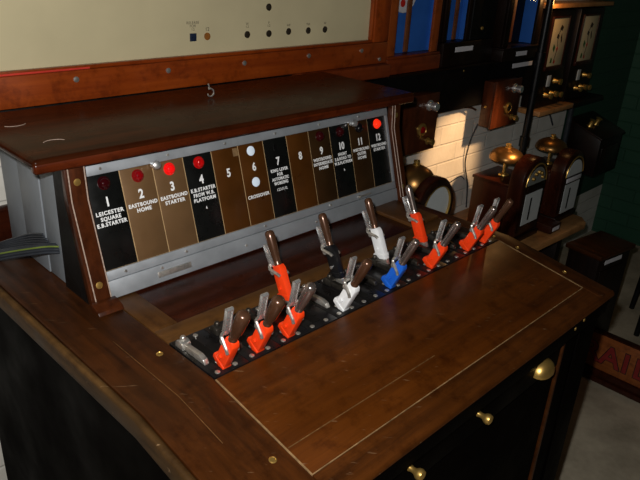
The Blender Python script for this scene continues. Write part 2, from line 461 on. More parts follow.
for x, z in ((.713, -.066), (.678, -.072)):
    bm = bmesh.new(); lathe(bm, [(0, 0), (.004, 0), (.0035, .001), (0, .0015)], T(x, -.546, z) @ RXn, 14); part('brass_plug', bm, M['brass'], desk)

# lever plate with its screws and slot guides
bm = bmesh.new()
for i in range(12):
    box(bm, i * .065 + .0004, (i + 1) * .065 - .0004, -.2995, -.1800, -.02, .001, .0006)
plate = part('lever_plate', bm, M['plate'], desk, 'black iron plate with bright screws')
sb = bmesh.new(); lathe(sb, [(0, 0), (.0043, 0), (.0040, .0011), (.0022, .0016), (0, .0017)], None, 14)
src = None
for k in range(24):
    for y in (-.2905, -.1885):
        x = .0118 + .0325 * k
        if src is None:
            src = part('screw', sb, M['dull_steel'], plate, local=True); o = src
        else:
            o = src.copy(); COL.objects.link(o); o.parent = plate
        o.location = Vector((x, y, .001)) - desk.location
for i in range(12):
    x = .0290 + .065 * i
    bm = bmesh.new()
    prism(bm, [(-.266, .0012), (-.262, .009), (-.250, .0125), (-.205, .0105), (-.197, .007), (-.194, .0012)], 'x', x - .0225, x - .0135, .0012)
    prism(bm, [(-.214, .0012), (-.212, .012), (-.204, .016), (-.195, .012), (-.192, .0012)], 'x', x - .026, x - .009, .0016)
    lathe(bm, [(0, 0), (.005, 0), (.005, .004), (.0035, .006), (0, .006)], T(x - .0175, -.203, .0145), 10)
    part('slot_guide', bm, M['dull_steel' if i in (0, 4) else 'oily'], plate, 'worn bare steel guide' if i in (0, 4) else None)
    bm = bmesh.new(); box(bm, x - .0085, x + .0085, -.284, -.196, .0008, .0016); part('slot', bm, M['black_paint'], plate)

# ------------------------------------------------------------------ levers
def make_lever(loc, ang, paint, hmat, latch_open, label, hr):
    root = thing('signal_lever', label, 'lever', loc, 'levers in the frame')
    root.rotation_euler = (ang, 0, 0)
    bm = bmesh.new()
    # side profile in (y,z): broad blade with a heel at the back of its foot
    K = hr
    pr = [(-.0118, .0735), (.0095, .0775), (.0165, .0795), (.0165, .0885), (.0108, .0905), (.0108, .1255), (.0082, .1325), (.0082, .1395), (-.0080, .1395), (-.0118, .1325)]
    prism(bm, pr, 'x', -.0068, .0068, .0013)
    prism(bm, [(-.0122, .080), (.010, .083), (.010, .088), (-.0122, .085)], 'x', -.0076, .0076, .0008)
    sh = part('shaft', bm, paint, root, local=True)
    bm = bmesh.new()
    lathe(bm, [(0, .003), (.003, .003), (.003, .006), (0, .006)], T(.0045, .002, .098) @ RY, 10)
    lathe(bm, [(0, .003), (.003, .003), (.003, .006), (0, .006)], T(-.0135, .002, .098) @ RY, 10)
    part('rivet', bm, M['steel'] if paint is M['blackl'] else paint, root, local=True)
    bm = bmesh.new()
    q = hr / .0096
    nk = min(.0066, hr * .92)
    lathe(bm, [(0, .1390), (.0072, .1390), (.0072, .1425), (nk, .1440), (nk, .147), (.0082 * q, .158), (.0092 * q, .175), (.0096 * q, .189), (.0090 * q, .196), (.0072 * q, .1995), (.004 * q, .2010), (0, .2014)], None, 22)
    part('handle', bm, hmat, root, local=True)
    # latch: flat sprung trigger behind the handle, with its stirrup round the shaft
    lean = math.radians(15 if latch_open else 3)
    ln = .045 if latch_open else .038
    bm = bmesh.new()
    mt = T(-.002, .0125 if latch_open else .0115, .137) @ Matrix.Rotation(-lean, 4, 'X')
    box(bm, -.0040, .0040, -.0016, .0012, .0, ln, .0010, mt)
    for sx in (-1, 1):
        box(bm, sx * .0047 - .0011, sx * .0047 + .0011, -.0024, .0044, .006, ln + .001, .0008, mt)
    lathe(bm, [(0, -.0056), (.0036, -.0056), (.0036, .0056), (0, .0056)], mt @ T(0, .001, ln) @ RY, 12)
    part('latch', bm, M['steel'], root, local=True)
    bm = bmesh.new()
    for sx in (-1, 1):
        tube(bm, smooth_path([(sx * .0050, .0145, .143), (sx * .0088, .0140, .135), (sx * .0096, .0060, .1300), (sx * .0096, -.0050, .1240), (sx * .0092, -.0090, .1195)], 4), [.0030] * 17, 8)
    tube(bm, [(-.0055, .0155, .141), (.0055, .0155, .141)], .003, 10)
    lathe(bm, [(0, -.0108), (.0048, -.0108), (.0048, -.0082), (0, -.0082)], T(0, .0085, .1285) @ RY, 14)
    lathe(bm, [(0, .0082), (.0048, .0082), (.0048, .0108), (0, .0108)], T(0, .0085, .1285) @ RY, 14)
    part('stirrup', bm, M['dull_steel'], root, local=True)
    bm = bmesh.new()
    box(bm, -.0055, .0055, -.011, .0095, .062, .0745, .001)
    part('foot', bm, M['dull_steel'], root, local=True)
    return root
FA = math.radians(25.7); BA = math.radians(-25.3)
LV = [
 (1, 'red', 'bakelite', True, 'red lever tipped forward with brown grip, leftmost, at the left end of the black plate'),
 (2, 'red', 'bakelite', True, 'red lever tipped forward with brown grip, second lever from the left end'),
 (3, 'red', 'chrome', True, 'red lever tipped forward with dark polished grip, in front of left upright red lever'),
 (4, 'red', 'bakelite', False, 'red lever standing back upright, the left one of the two upright red levers'),
 (5, 'white', 'bakelite', True, 'white lever tipped forward, in front of the black lever'),
 (6, 'blackl', 'bakelite', False, 'black lever standing back upright, the only black one'),
 (7, 'blue', 'chrome', True, 'blue lever tipped forward, the only blue one in the row'),
 (8, 'white', 'bakelite', False, 'white lever standing back upright behind the blue lever'),
 (9, 'red', 'chrome', True, 'red lever tipped forward, next right of the blue lever'),
 (10, 'red', 'chrome', False, 'red lever standing back upright, the right one of the two upright red levers'),
 (11, 'red', 'chrome', True, 'red lever tipped forward, second from the right end of the row'),
 (12, 'red', 'bakelite', True, 'red lever tipped forward, rightmost, at the right end of the black plate'),
]
for i, p, h, op, lb in LV:
    back = i in (4, 6, 8, 10)
    make_lever((.0285 + .065 * (i - 1) - (.0005 if back else 0), -.243 if back else -.245, -.0565 if back else -.067), BA if back else FA, M[p], M[h], op, lb,
               {1: .0108, 2: .0108, 3: .0092, 4: .0090, 5: .0092, 6: .0086, 8: .0082}.get(i, .0076))

# ------------------------------------------------------------------ instrument panel case
LEAN = .2796
PM = Matrix.Rotation(-LEAN, 4, 'X')
case = thing('indicator_case', 'wooden indicator case with twelve numbered label strips standing at the back of the desk', 'indicator panel', (.39, .12, 0))
hood_z0, hood_z1 = .238, .260
bm = bmesh.new(); box(bm, -.0904, .8586, .0303, .352, hood_z0 + .006, hood_z1, .007, None, 4)
hood = part('hood', bm, M['hood'], case)
bm = bmesh.new(); box(bm, -.0895, .8577, .0295, .046, hood_z0 - .002, hood_z1 - .006, .0045, None, 3); part('front_moulding', bm, M['hood_edge'], case)
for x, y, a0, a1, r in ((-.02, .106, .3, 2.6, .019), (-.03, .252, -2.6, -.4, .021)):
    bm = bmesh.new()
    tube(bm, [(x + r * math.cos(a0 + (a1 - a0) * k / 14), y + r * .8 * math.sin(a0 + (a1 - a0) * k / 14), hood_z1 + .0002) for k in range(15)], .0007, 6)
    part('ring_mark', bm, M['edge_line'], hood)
def post(x0, x1):
    t = math.tan(LEAN)
    fr = -.011
    p = [(fr + .0, .001), (fr + t * .176, .176), (fr + t * .176 + .004, .236), (fr + t * .176 + .016, .236), (fr + t * .176 + .016, .176), (fr + .016, .001)]
    b = bmesh.new(); prism(b, p, 'x', x0, x1, .0015); return b
pl_ = part('side_post', post(-.0385, -.0015), M['post'], case)
pr_ = part('side_post', post(.7885, .822), M['post'], case)
t = math.tan(LEAN)
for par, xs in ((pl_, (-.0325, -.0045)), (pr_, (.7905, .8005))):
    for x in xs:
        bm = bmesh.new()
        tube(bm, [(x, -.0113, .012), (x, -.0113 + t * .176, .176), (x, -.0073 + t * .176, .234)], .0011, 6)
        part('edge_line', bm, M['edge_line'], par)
for x in (-.019, .806):
    for z, par in ((.208, None), (.035, None)):
        bm = bmesh.new(); yy = -.011 + t * min(z, .176)
        lathe(bm, [(0, -.001), (.0062, -.001), (.0062, .0006), (.004, .0012), (0, .0009)], T(x, yy + (.0023 if z > .176 else 0), z) @ Matrix.Rotation(-LEAN if z < .176 else -.05, 4, 'X') @ RXn, 18)
        part('brass_screw', bm, M['brass'], pl_ if x < 0 else pr_)
for x0, x1 in ((-.044, .0015), (.786, .826)):
    bm = bmesh.new()
    prism(bm, [(-.012, .0008), (-.012, .013), (-.022, .013), (-.040, .007), (-.044, .0008)], 'x', x0, x1, .001)
    part('post_foot', bm, M['post'], case)
# sides
for y0, y1, x in ((.0905, .1595, -.031), (.1605, .2490, -.033), (.2500, .3350, -.031)):
    bm = bmesh.new(); box(bm, x - .002, x + .002, y0, y1, .001, hood_z0 + .004, .001); part('side_sheet', bm, M['grey_sheet'], case, 'grey painted metal sheet')
bm = bmesh.new(); prism(bm, [(.0056, .001), (.0056 + .287 * .176, .176), (.0056 + .287 * .176, .236), (.090, .236), (.090, .001)], 'x', -.0375, -.003); part('side_batten', bm, M['black_paint'], case)
bm = bmesh.new(); prism(bm, [(.0056, .001), (.0056 + .287 * .176, .176), (.0056 + .287 * .176, .236), (.335, .236), (.335, .001)], 'x', .790, .818); part('side_board', bm, M['dark_wood'], case)
bm = bmesh.new(); box(bm, -.029, .806, .328, .335, .001, hood_z0 + .003); part('back_panel', bm, M['dark_wood'], case)
# panel face (local: x, -y outwards, z up the slope)
def pb(x0, x1, w0, w1, n0, n1, bev=0):
    b = bmesh.new(); box(b, x0, x1, -n1, -n0, w0, w1, bev, PM); return b
part('backing_plate', pb(-.0005, .7885, .004, .236, -.006, -.0003), M['lbl_back'], case)
fr = part('metal_frame', pb(-.0008, .7880, .0012, .0330, -.001, .0065, .0012), M['silver'], case)
part('frame_lip', pb(-.0008, .7880, .0335, .0500, -.001, .0040, .0010), M['silver'], fr)
part('frame_top', pb(-.0008, .7880, .2155, .2345, -.001, .0050, .0012), M['silver'], fr)
part('frame_side', pb(.7803, .7880, .0503, .2152, -.001, .0040, .0008), M['silver'], fr)
part('slide_plate', pb(.094, .166, .0105, .0215, .0060, .0085, .0010), M['dull_steel'], fr)
bm = bmesh.new(); tube(bm, [PM @ Vector((.650, -.006, .040)), PM @ Vector((.690, -.006, .0405))], .0024, 8); lathe(bm, [(0, -.004), (.004, -.004), (.004, .003), (0, .003)], PM @ T(.650, -.004, .040) @ RXn, 12); part('latch_pin', bm, M['dull_steel'], fr)
for k, (x, w) in enumerate([(.030, .225), (.163, .225), (.293, .225), (.423, .225), (.553, .225), (.683, .225), (.036, .042), (.105, .027), (.163, .042), (.358, .042), (.553, .042), (.30, .016), (.50, .016)]):
    bm = bmesh.new(); lathe(bm, [(0, .003), (.003, .003), (.0026, .0085 if w < .034 else .0062), (0, .0088 if w < .034 else .0065)], PM @ T(x, 0, w) @ RXn, 12)
    part('rivet', bm, M['dull_steel'], fr)

ST = [
 ('lbl_black', 'lamp_dark', '1', ['LEICESTER', 'SQUARE', 'E.B.STARTER'], ''),
 ('lbl_bronze', 'lamp_red', '2', ['EASTBOUND', 'HOME'], ''),
 ('lbl_bronze', 'lamp_lit', '3', ['EASTBOUND', 'STARTER'], ''),
 ('lbl_black', 'lamp_glow', '4', ['E.B.STARTER', 'FROM W.B.', 'PLATFORM'], '6'),
 ('lbl_brown', None, '5', [], ''),
 ('lbl_brown', 'W', '6', ['CROSSOVER'], ''),
 ('lbl_black', None, '7', ['KING LEVER', 'FOR', 'AUTOMATIC', 'WORKING'], '1.2.3.11.12.'),
 ('lbl_brown', None, '8', [], ''),
 ('lbl_dkbrown', 'lamp_dark', '9', ['WESTBOUND', 'INTERMEDIATE', 'HOME'], ''),
 ('lbl_black', 'lamp_dark', '10', ['SHUNT', 'E.B.ROAD TO', 'W.B.PLATFORM'], '6'),
 ('lbl_dkbrown', 'lamp_black', '11', ['WESTBOUND', 'OUTER', 'HOME'], ''),
 ('lbl_black', 'lamp_orange', '12', ['WESTBOUND', 'STARTER'], ''),
]
LENS = [(0, .0009), (.0115, .0009), (.0115, .003), (.0100, .0035), (.0096, .006), (.0080, .0092), (.0050, .0112), (.0022, .0119), (0, .012)]
for i, (mt, lamp, num, lines, sub) in enumerate(ST):
    cx = .065 * (i + .5)
    s = part('label_strip', pb(cx - .0315, cx + .0315, .0505, .2150, -.0010, .0008, .0004), M[mt], case, {'lbl_black': 'black strip lettered in white', 'lbl_bronze': 'bronze brown strip lettered in white', 'lbl_brown': 'warm brown strip with white number', 'lbl_dkbrown': 'dark brown strip lettered in white'}[mt])
    bm = text_bm(num, .0225, PM @ T(cx, -.0010, .1665), .00015, .0008, .85)
    part('number', bm, M['letter'], s)
    if lines:
        bm = bmesh.new()
        if num == '6':
            top = .107
        else: top = .1485
        h = .0098 if num != '7' else .0092
        for k, ln in enumerate(lines):
            sz = .0094; sx = 1
            if num == '7': sz = .0090
            wd = {'EASTBOUND': .0575, 'WESTBOUND': .0565, 'INTERMEDIATE': .0590, 'CROSSOVER': .0570, 'LEICESTER': .0520, 'E.B.STARTER': .0565, 'SQUARE': .0380, 'HOME': .0290, 'STARTER': .0430, 'FROM W.B.': .0480, 'PLATFORM': .0500, 'SHUNT': .0290, 'E.B.ROAD TO': .0530, 'W.B.PLATFORM': .0590, 'OUTER': .0300, 'KING LEVER': .0480, 'FOR': .0160, 'AUTOMATIC': .0470, 'WORKING': .0390}[ln]
            mm = PM @ T(cx, -.0010, top - k * h); merge(bm, fit(text_bm(ln, sz, mm, .00015, .00034, 1, 1.16), wd, mm))
        if sub:
            w = top - len(lines) * h - (.004 if num == '7' else .0075)
            merge(bm, text_bm(sub, .0078, PM @ T(cx, -.0010, w), .00015, .00015, .85))
        part('lettering', bm, M['letter'], s)
    if lamp == 'W':
        for w in (.2, .136):
            bm = bmesh.new(); lathe(bm, [(0, .0009), (.0098, .0009), (.0098, .0018), (.0085, .0024), (0, .0026)], PM @ T(cx - .002, 0, w) @ RXn, 28)
            part('disc_lens', bm, M['lamp_white'], s, 'pale blue white round lens')
    elif lamp:
        bm = bmesh.new(); lathe(bm, LENS, PM @ T(cx, 0, .1995) @ RXn, 28)
        part('lamp_lens', bm, M[lamp], s, {'lamp_dark': 'dark red domed lens', 'lamp_red': 'red domed lens', 'lamp_lit': 'glowing red domed lens', 'lamp_glow': 'glinting red domed lens', 'lamp_orange': 'glowing orange red domed lens', 'lamp_black': 'unlit black domed lens'}[lamp])
    if num == '7':
        part('keyhole', pb(cx - .006, cx + .003, .190, .203, .0008, .0014), M['black_paint'], s)
    if num == '5':
        part('chip_mark', pb(cx + .018, cx + .030, .196, .212, .0008, .0012), M['filler'], s)
for x in (.130, .655):
    bm = bmesh.new(); lathe(bm, [(0, .004), (.0052, .004), (.0045, .009), (.0075, .012), (.0085, .016), (.0072, .0205), (.0035, .0225), (0, .0228)], PM @ T(x, 0, .2125) @ RXn, 20)
    part('knob', bm, M['steel'], fr, 'bright metal knob')

# ------------------------------------------------------------------ cables on the left
loom = thing('cable_loom', 'bundle of black cables coming out low on the grey side of the numbered case', 'cables', (-.0342, .118, .066))
for k in range(11):
    cxr = (k % 4 - 1.5) * .0058; czr = (k // 4 - 1) * .0056
    bm = bmesh.new()
    y0 = .118 + cxr; z0 = .066 + czr
    pts = [(-.0342, y0, z0), (-.055, y0 + .022, z0 - .003), (-.10, y0 + .088, z0 - .026), (-.135, y0 + .140, z0 - .050), (-.165, y0 + .20, z0 - .10), (-.18 + cxr, .36 + czr, -.25)]
    tube(bm, smooth_path(pts, 5), .0016 if k == 8 else .0027, 8)
    part('cable', bm, M['cable_green' if k == 8 else 'cable'], loom, 'green and yellow cable' if k == 8 else None)
loom = thing('cable_loom', 'shorter fan of black cables behind the main bundle, curving down along the grey sheets', 'cables', (-.0362, .16, .08))
for k in range(6):
    bm = bmesh.new(); o_ = k * .0055
    pts = [(-.0362, .140 + o_, .062 + o_ * .5), (-.043, .180 + o_, .050 + o_ * .5), (-.055, .225 + o_ * .7, .036 + o_ * .4), (-.08, .285 + o_ * .4, .012 + o_ * .3), (-.10, .345 + o_ * .3, -.02 + o_ * .3), (-.11, .375 + o_ * .3, -.10)]
    tube(bm, smooth_path(pts, 5), .0022, 8)
    part('cable', bm, M['cable'], loom)

# ------------------------------------------------------------------ framed track diagram
dg = thing('track_diagram', 'large cream track diagram in a red brown wooden frame on the wall above the case', 'diagram', (.3, .40, .255))
X0, X1, Z0, Z1 = -.85, 1.165, .255, 1.0
def frame_rail(x0, x1, z0, z1): 
    b = bmesh.new(); box(b, x0, x1, .378, .428, z0, z1, .003); return b
part('frame_rail', frame_rail(X0, X1, Z0, .318), M['frame_x'], dg)
part('frame_rail', frame_rail(X0, X1, Z1 - .07, Z1), M['frame_x'], dg)
part('frame_stile', frame_rail(1.097, X1 - .0005, .3185, Z1 - .0705), M['frame_z'], dg)
part('frame_stile', frame_rail(X0, X0 + .07, .3185, Z1 - .0705), M['frame_z'], dg)
bm = bmesh.new(); box(bm, X0 + .07, 1.0965, .384, .398, .3185, .326, .001); part('inner_bead', bm, M['frame_x'], dg)
bm = bmesh.new(); box(bm, 1.091, 1.0965, .384, .398, .326, Z1 - .07, .001); part('inner_bead', bm, M['frame_z'], dg)
bm = bmesh.new(); box(bm, X0 + .07, .19, .382, .384, .3185, .3225, .0005); part('painted_line', bm, M['bead'], dg, 'bright red painted line')
bm = bmesh.new(); box(bm, X0 + .06, 1.11, .399, .410, .315, Z1 - .06); pan_o = part('diagram_panel', bm, M['cream'], dg)
PY = .3985
for x, z, m_ in ((.480, .370, 'dot_orange'), (.603, .368, 'dot'), (.675, .367, 'dot'), (.744, .369, 'dot'), (.817, .368, 'dot'), (.882, .368, 'dot'), (.673, .432, 'dot'), (.30, .327 + .012, None)):
    if m_ is None: continue
    bm = bmesh.new(); dx = (PY - .38) * 1.21
    lathe(bm, [(0, 0), (.0088, 0), (.0088, .0015), (.0075, .0022), (.006, .0030), (0, .0035)], T(x + dx, PY + .0005, z - .0046) @ RXn, 20)
    part('indicator_lens', bm, M[m_], pan_o)
bm = bmesh.new(); box(bm, .4525, .4705, .3965, .3992, .3565, .3745, .0006); part('indicator_square', bm, M['dot_blue'], pan_o, 'navy blue square indicator')
bm = bmesh.new(); box(bm, X0, .79, .405, .4285, .17, .2545, .002); part('gap_shade', bm, M['black_paint'], dg)  # black board added to stand in for the shade in the gap behind the hood
bm = text_bm('RELEASE\nFOR\n12', .0088, T(.4620, PY + .0003, .3905), .0001, 0, 1.0, 1.1, .85)
merge(bm, text_bm('12', .0125, T(.5030, PY + .0003, .3815), .0001))
for x, tx in ((.6255, 'W\n1.2'), (.697, 'P\n1.2'), (.766, 'WP'), (.839, 'WA'), (.904, 'W')):
    merge(bm, text_bm(tx, .0085, T(x, PY + .0003, .3855 if '\n' in tx else .380), .0001, 0, 1, 1, .8))
part('lettering', bm, M['ink'], pan_o)
for x, z in ((-.08, .300), (.147, .300), (.369, .299), (.592, .298), (.818, .300), (1.036, .299), (1.122, .268)):
    bm = bmesh.new(); lathe(bm, [(0, 0), (.0065, 0), (.006, .0022), (.003, .003), (0, .0032)], T(x + .008, .3785, z) @ RXn, 16); part('screw', bm, M['dull_steel'], dg)
bm = bmesh.new()
tube(bm, smooth_path([(.391, .244, .2905), (.393, .244, .284), (.3925, .244, .279), (.398, .244, .2795), (.4045, .244, .275), (.4045, .244, .267), (.398, .244, .2625), (.391, .244, .2650), (.3895, .244, .2690)], 5), .0017, 8)
part('hook', bm, M['steel'], hood, 'small bent steel hook')
bm = bmesh.new(); box(bm, .86, 1.165, .358, .427, .214, .2535, .004); box(bm, .80, 1.165, .372, .427, .236, .2538, .003)
single('wooden_ledge', bm, M['case_x'], 'narrow red brown ledge under the right end of the framed diagram', 'ledge', (1.0, .39, .214))

# ------------------------------------------------------------------ black shelf and the tall cases standing on it
sh = thing('black_shelf', 'long black shelf board with deep fascia carrying the tall glazed cases', 'shelf', (1.55, .40, .05))
bm = bmesh.new(); box(bm, .88, 2.165, .372, .386, .054, .205, .002); part('fascia', bm, M['fascia'], sh)
bm = bmesh.new(); box(bm, 1.168, 2.165, .366, .429, .2055, .2125, .002); part('shelf_board', bm, M['dark_wood'], sh)
for x in (1.20, 1.50, 2.12):
    bm = bmesh.new(); prism(bm, [(.3865, .07), (.3865, .204), (.4295, .204), (.4295, .06)], 'x', x - .01, x + .01); part('bracket', bm, M['dark_wood'], sh)
bm = bmesh.new(); lathe(bm, [(0, 0), (.004, 0), (.003, .0015), (0, .002)], T(1.60, .372, .193) @ RXn, 12); part('screw', bm, M['brass'], sh)
bm = bmesh.new(); box(bm, 1.942, 2.098, .3700, .3716, .1735, .1905, .0003, None, 1)
single('label_card', bm, M['paper'], 'white card label stuck on the black shelf fascia', 'label', (2.02, .371, .18))

def glazed(root, x0, x1, z0, st, mz, mx, y0=.383, base=.0, top=.95, back='blue_back'):
    yb = .428
    bm = bmesh.new(); box(bm, x0, x1, yb - .006, yb, z0, top); part('backboard', bm, M[back], root)
    for a, b_ in ((x0, x0 + st), (x1 - st, x1)):
        bm = bmesh.new(); box(bm, a, b_, y0, y0 + .012, z0, top, .003); part('stile', bm, mz, root)
    bm = bmesh.new(); box(bm, x0 + st, x1 - st, y0, yb - .0065, top - .05, top, .003); part('top_rail', bm, mx, root)
    for a, b_ in ((x0, x0 + .010), (x1 - .010, x1)):
        bm = bmesh.new(); box(bm, a, b_, y0 + .0125, yb - .0065, z0, top, .001); part('side_board', bm, mz if a == x0 else M['blue_back'], root)
    bm = bmesh.new(); box(bm, x1 + .0005, x1 + .003, y0 + .0125, yb, z0, top); part('outer_side', bm, mz, root)
    bm = bmesh.new(); box(bm, x0 + st, x1 - st, y0 + .004, y0 + .006, z0, top - .05); part('glass_pane', bm, M['glass'], root)
cA = thing('glazed_case', 'orange brown tall case with blue back and pendulum rod, right of the cream diagram', 'display case', (1.31, .40, .213))
bm = bmesh.new(); box(bm, 1.170, 1.452, .376, .4285, .2135, .262, .004); box(bm, 1.172, 1.448, .379, .4285, .262, .270, .002); part('base', bm, M['case_x'], cA)
glazed(cA, 1.172, 1.436, .2705, .036, M['case_z'], M['case_x'])
bm = bmesh.new(); box(bm, 1.279, 1.299, .402, .409, .276, .86, .001); part('pendulum_rod', bm, M['pend'], cA)
bm = bmesh.new(); lathe(bm, [(0, 0), (.058, 0), (.056, .004), (0, .006)], T(1.275, .418, .452) @ RXn, 36); dl = part('dial', bm, M['paper'], cA, 'white round dial')
bm = bmesh.new(); lathe(bm, [(0, .006), (.012, .006), (.012, .0066), (0, .0066)], T(1.262, .418, .425) @ RXn, 16); part('dial_mark', bm, M['flower_red'], dl)
cB = thing('glazed_case', 'dark narrow case with blue back, second from the cream diagram', 'display case', (1.56, .40, .213))
bm = bmesh.new(); box(bm, 1.460, 1.778, .374, .4285, .2135, .296, .004); part('base', bm, M['dark_wood'], cB)
glazed(cB, 1.462, 1.622, .2965, .022, M['dark_wood'], M['dark_wood'])
bm = bmesh.new(); box(bm, 1.6225, 1.775, .379, .4285, .2965, .95, .004); sd = part('side_door', bm, M['black_paint'], cB)
bm = bmesh.new(); lathe(bm, [(0, 0), (.007, 0), (.006, .004), (0, .006)], T(1.69, .379, .335) @ RXn, 14); part('stud', bm, M['brass'], sd)
bm = bmesh.new(); box(bm, 1.548, 1.565, .402, .409, .30, .86, .001); part('pendulum_rod', bm, M['pend'], cB)
bm = bmesh.new(); box(bm, 1.582, 1.594, .4195, .4215, .42, .432, .0005); part('paper_tag', bm, M['paper'], cB)
bm = bmesh.new(); box(bm, 1.530, 1.640, .3722, .3736, .262, .279, .0003, T(0, 0, 0), 1)
single('label_card', bm, M['paper'], 'white card label on the base of the dark narrow blue-backed case', 'label', (1.585, .373, .262))
cC = thing('glazed_case', 'black case with dark glazing above the shelf label, rightmost of the cases', 'display case', (1.93, .39, .213))
bm = bmesh.new(); box(bm, 1.790, 2.070, .335, .4285, .2135, .256, .003); box(bm, 1.785, 2.075, .332, .4285, .256, .262, .002); part('base', bm, M['dark_wood'], cC)
glazed(cC, 1.800, 2.060, .2625, .034, M['dark_wood'], M['dark_wood'], .345, 0, .95, 'black_paint')
bm = bmesh.new(); box(bm, 1.922, 1.942, .395, .405, .27, .86, .001); part('pendulum_rod', bm, M['pend'], cC)
bm = bmesh.new(); box(bm, 1.836, 1.962, .416, .4215, .27, .9); part('dark_lining', bm, M['black_paint'], cC)
bm = bmesh.new(); box(bm, 1.888, 1.968, .3336, .3348, .2285, .2455, .0003, None, 1)
single('label_card', bm, M['paper'], 'small pale card label on the base of the black rightmost case', 'label', (1.93, .334, .229))

# ------------------------------------------------------------------ wall boxes with terminals
def wall_box(x0, x1, z0, z1, label, red):
    y0, y1 = .3145, .371
    root = thing('terminal_box', label, 'wooden box', (x0 + .09, y1, z0))
    bm = bmesh.new(); box(bm, x0, x1, y0 + .010, y1, z0 + .004, z1 - .004, .003); part('box_body', bm, M['box_wood'], root)
    bm = bmesh.new(); box(bm, x0 - .003, x1 + .003, y0, y0 + .0095, z0, z1, .003); f = part('front_board', bm, M['box_wood'], root)
    w = x1 - x0; h = z1 - z0
    bm = bmesh.new(); lathe(bm, [(0, 0), (.018, 0), (.018, .004), (.009, .006), (.009, .012), (.014, .015), (.0145, .030), (.012, .033), (0, .034)], T(x0 + w * .72, y0, z0 + h * .80) @ RXn, 20); part('terminal', bm, M['steel'], root, 'bright metal terminal')
    bm = bmesh.new(); lathe(bm, [(0, 0), (.022, 0), (.022, .006), (.016, .010), (.013, .006), (0, .006)], T(x0 + w * .55, y0, z0 + h * .40) @ RXn, 24); rg = part('lens_ring', bm, M['brass'], root)
    bm = bmesh.new(); lathe(bm, [(0, .006), (.012, .006), (.010, .012), (0, .014)], T(x0 + w * .55, y0, z0 + h * .40) @ RXn, 20); part('lens', bm, M['lamp_red'] if red else M['lamp_black'], rg)
    bm = bmesh.new(); lathe(bm, [(0, 0), (.012, 0), (.012, .004), (.006, .006), (.006, .014), (.010, .016), (.010, .026), (0, .027)], T(x0 + w * .78, y0, z0 + h * .17) @ RXn, 16); part('terminal', bm, M['brass'], root)
    bm = bmesh.new(); lathe(bm, [(0, 0), (.005, 0), (.004, .003), (0, .004)], T(x0, y1 - .02, z0 + h * .45) @ Matrix.Rotation(-PI / 2, 4, 'Y'), 12); part('stud', bm, M['brass'], root)
    return root
wall_box(1.20, 1.385, -.043, .152, 'brown wooden terminal box with red lens, just right of the numbered case', True)
wall_box(1.752, 1.935, -.033, .148, 'brown wooden terminal box on the black fascia below the white shelf label', False)
def wire(pts, r, label, mat='cable', group='wires on the white wall'):
    bm = bmesh.new(); tube(bm, smooth_path(pts, 6), r, 8); single('wire', bm, M[mat], label, 'wire', pts[0], group)
wire([(1.39, .388, .03), (1.47, .40, .035), (1.58, .41, .05), (1.70, .395, .045), (1.75, .39, .03)], .004, 'thin dark wire strung between the two brown terminal boxes', 'dark_wood')
wire([(1.80, .40, -.035), (1.78, .41, -.10), (1.785, .422, -.20), (1.83, .424, -.30), (1.85, .424, -.41)], .003, 'dark wire hanging down the white wall from the right terminal box')
wire([(1.62, .424, -.31), (1.66, .424, -.28), (1.72, .424, -.26), (1.77, .424, -.255), (1.79, .418, -.27)], .002, 'thin wire looping across the white wall behind the bell instrument')
wire([(1.86, .385, -.035), (1.885, .40, -.07), (1.92, .42, -.075), (2.0, .424, -.06)], .004, 'short dark wire curling below the right terminal box')

# ------------------------------------------------------------------ pole
bm = bmesh.new(); lathe(bm, [(0, FL), (.06, FL), (.06, FL + .01), (.014, FL + .02), (.014, 1.5), (0, 1.5)], T(2.022, .304, 0), 20)
for z in (-.12, .22): lathe(bm, [(.0, z - .02), (.020, z - .02), (.020, z + .02), (0, z + .02)], T(2.022, .304, 0), 20)
single('pole', bm, M['pipe'], 'black iron pole standing between the black case and the enamelled needle instruments', 'pole', (2.022, .304, FL))

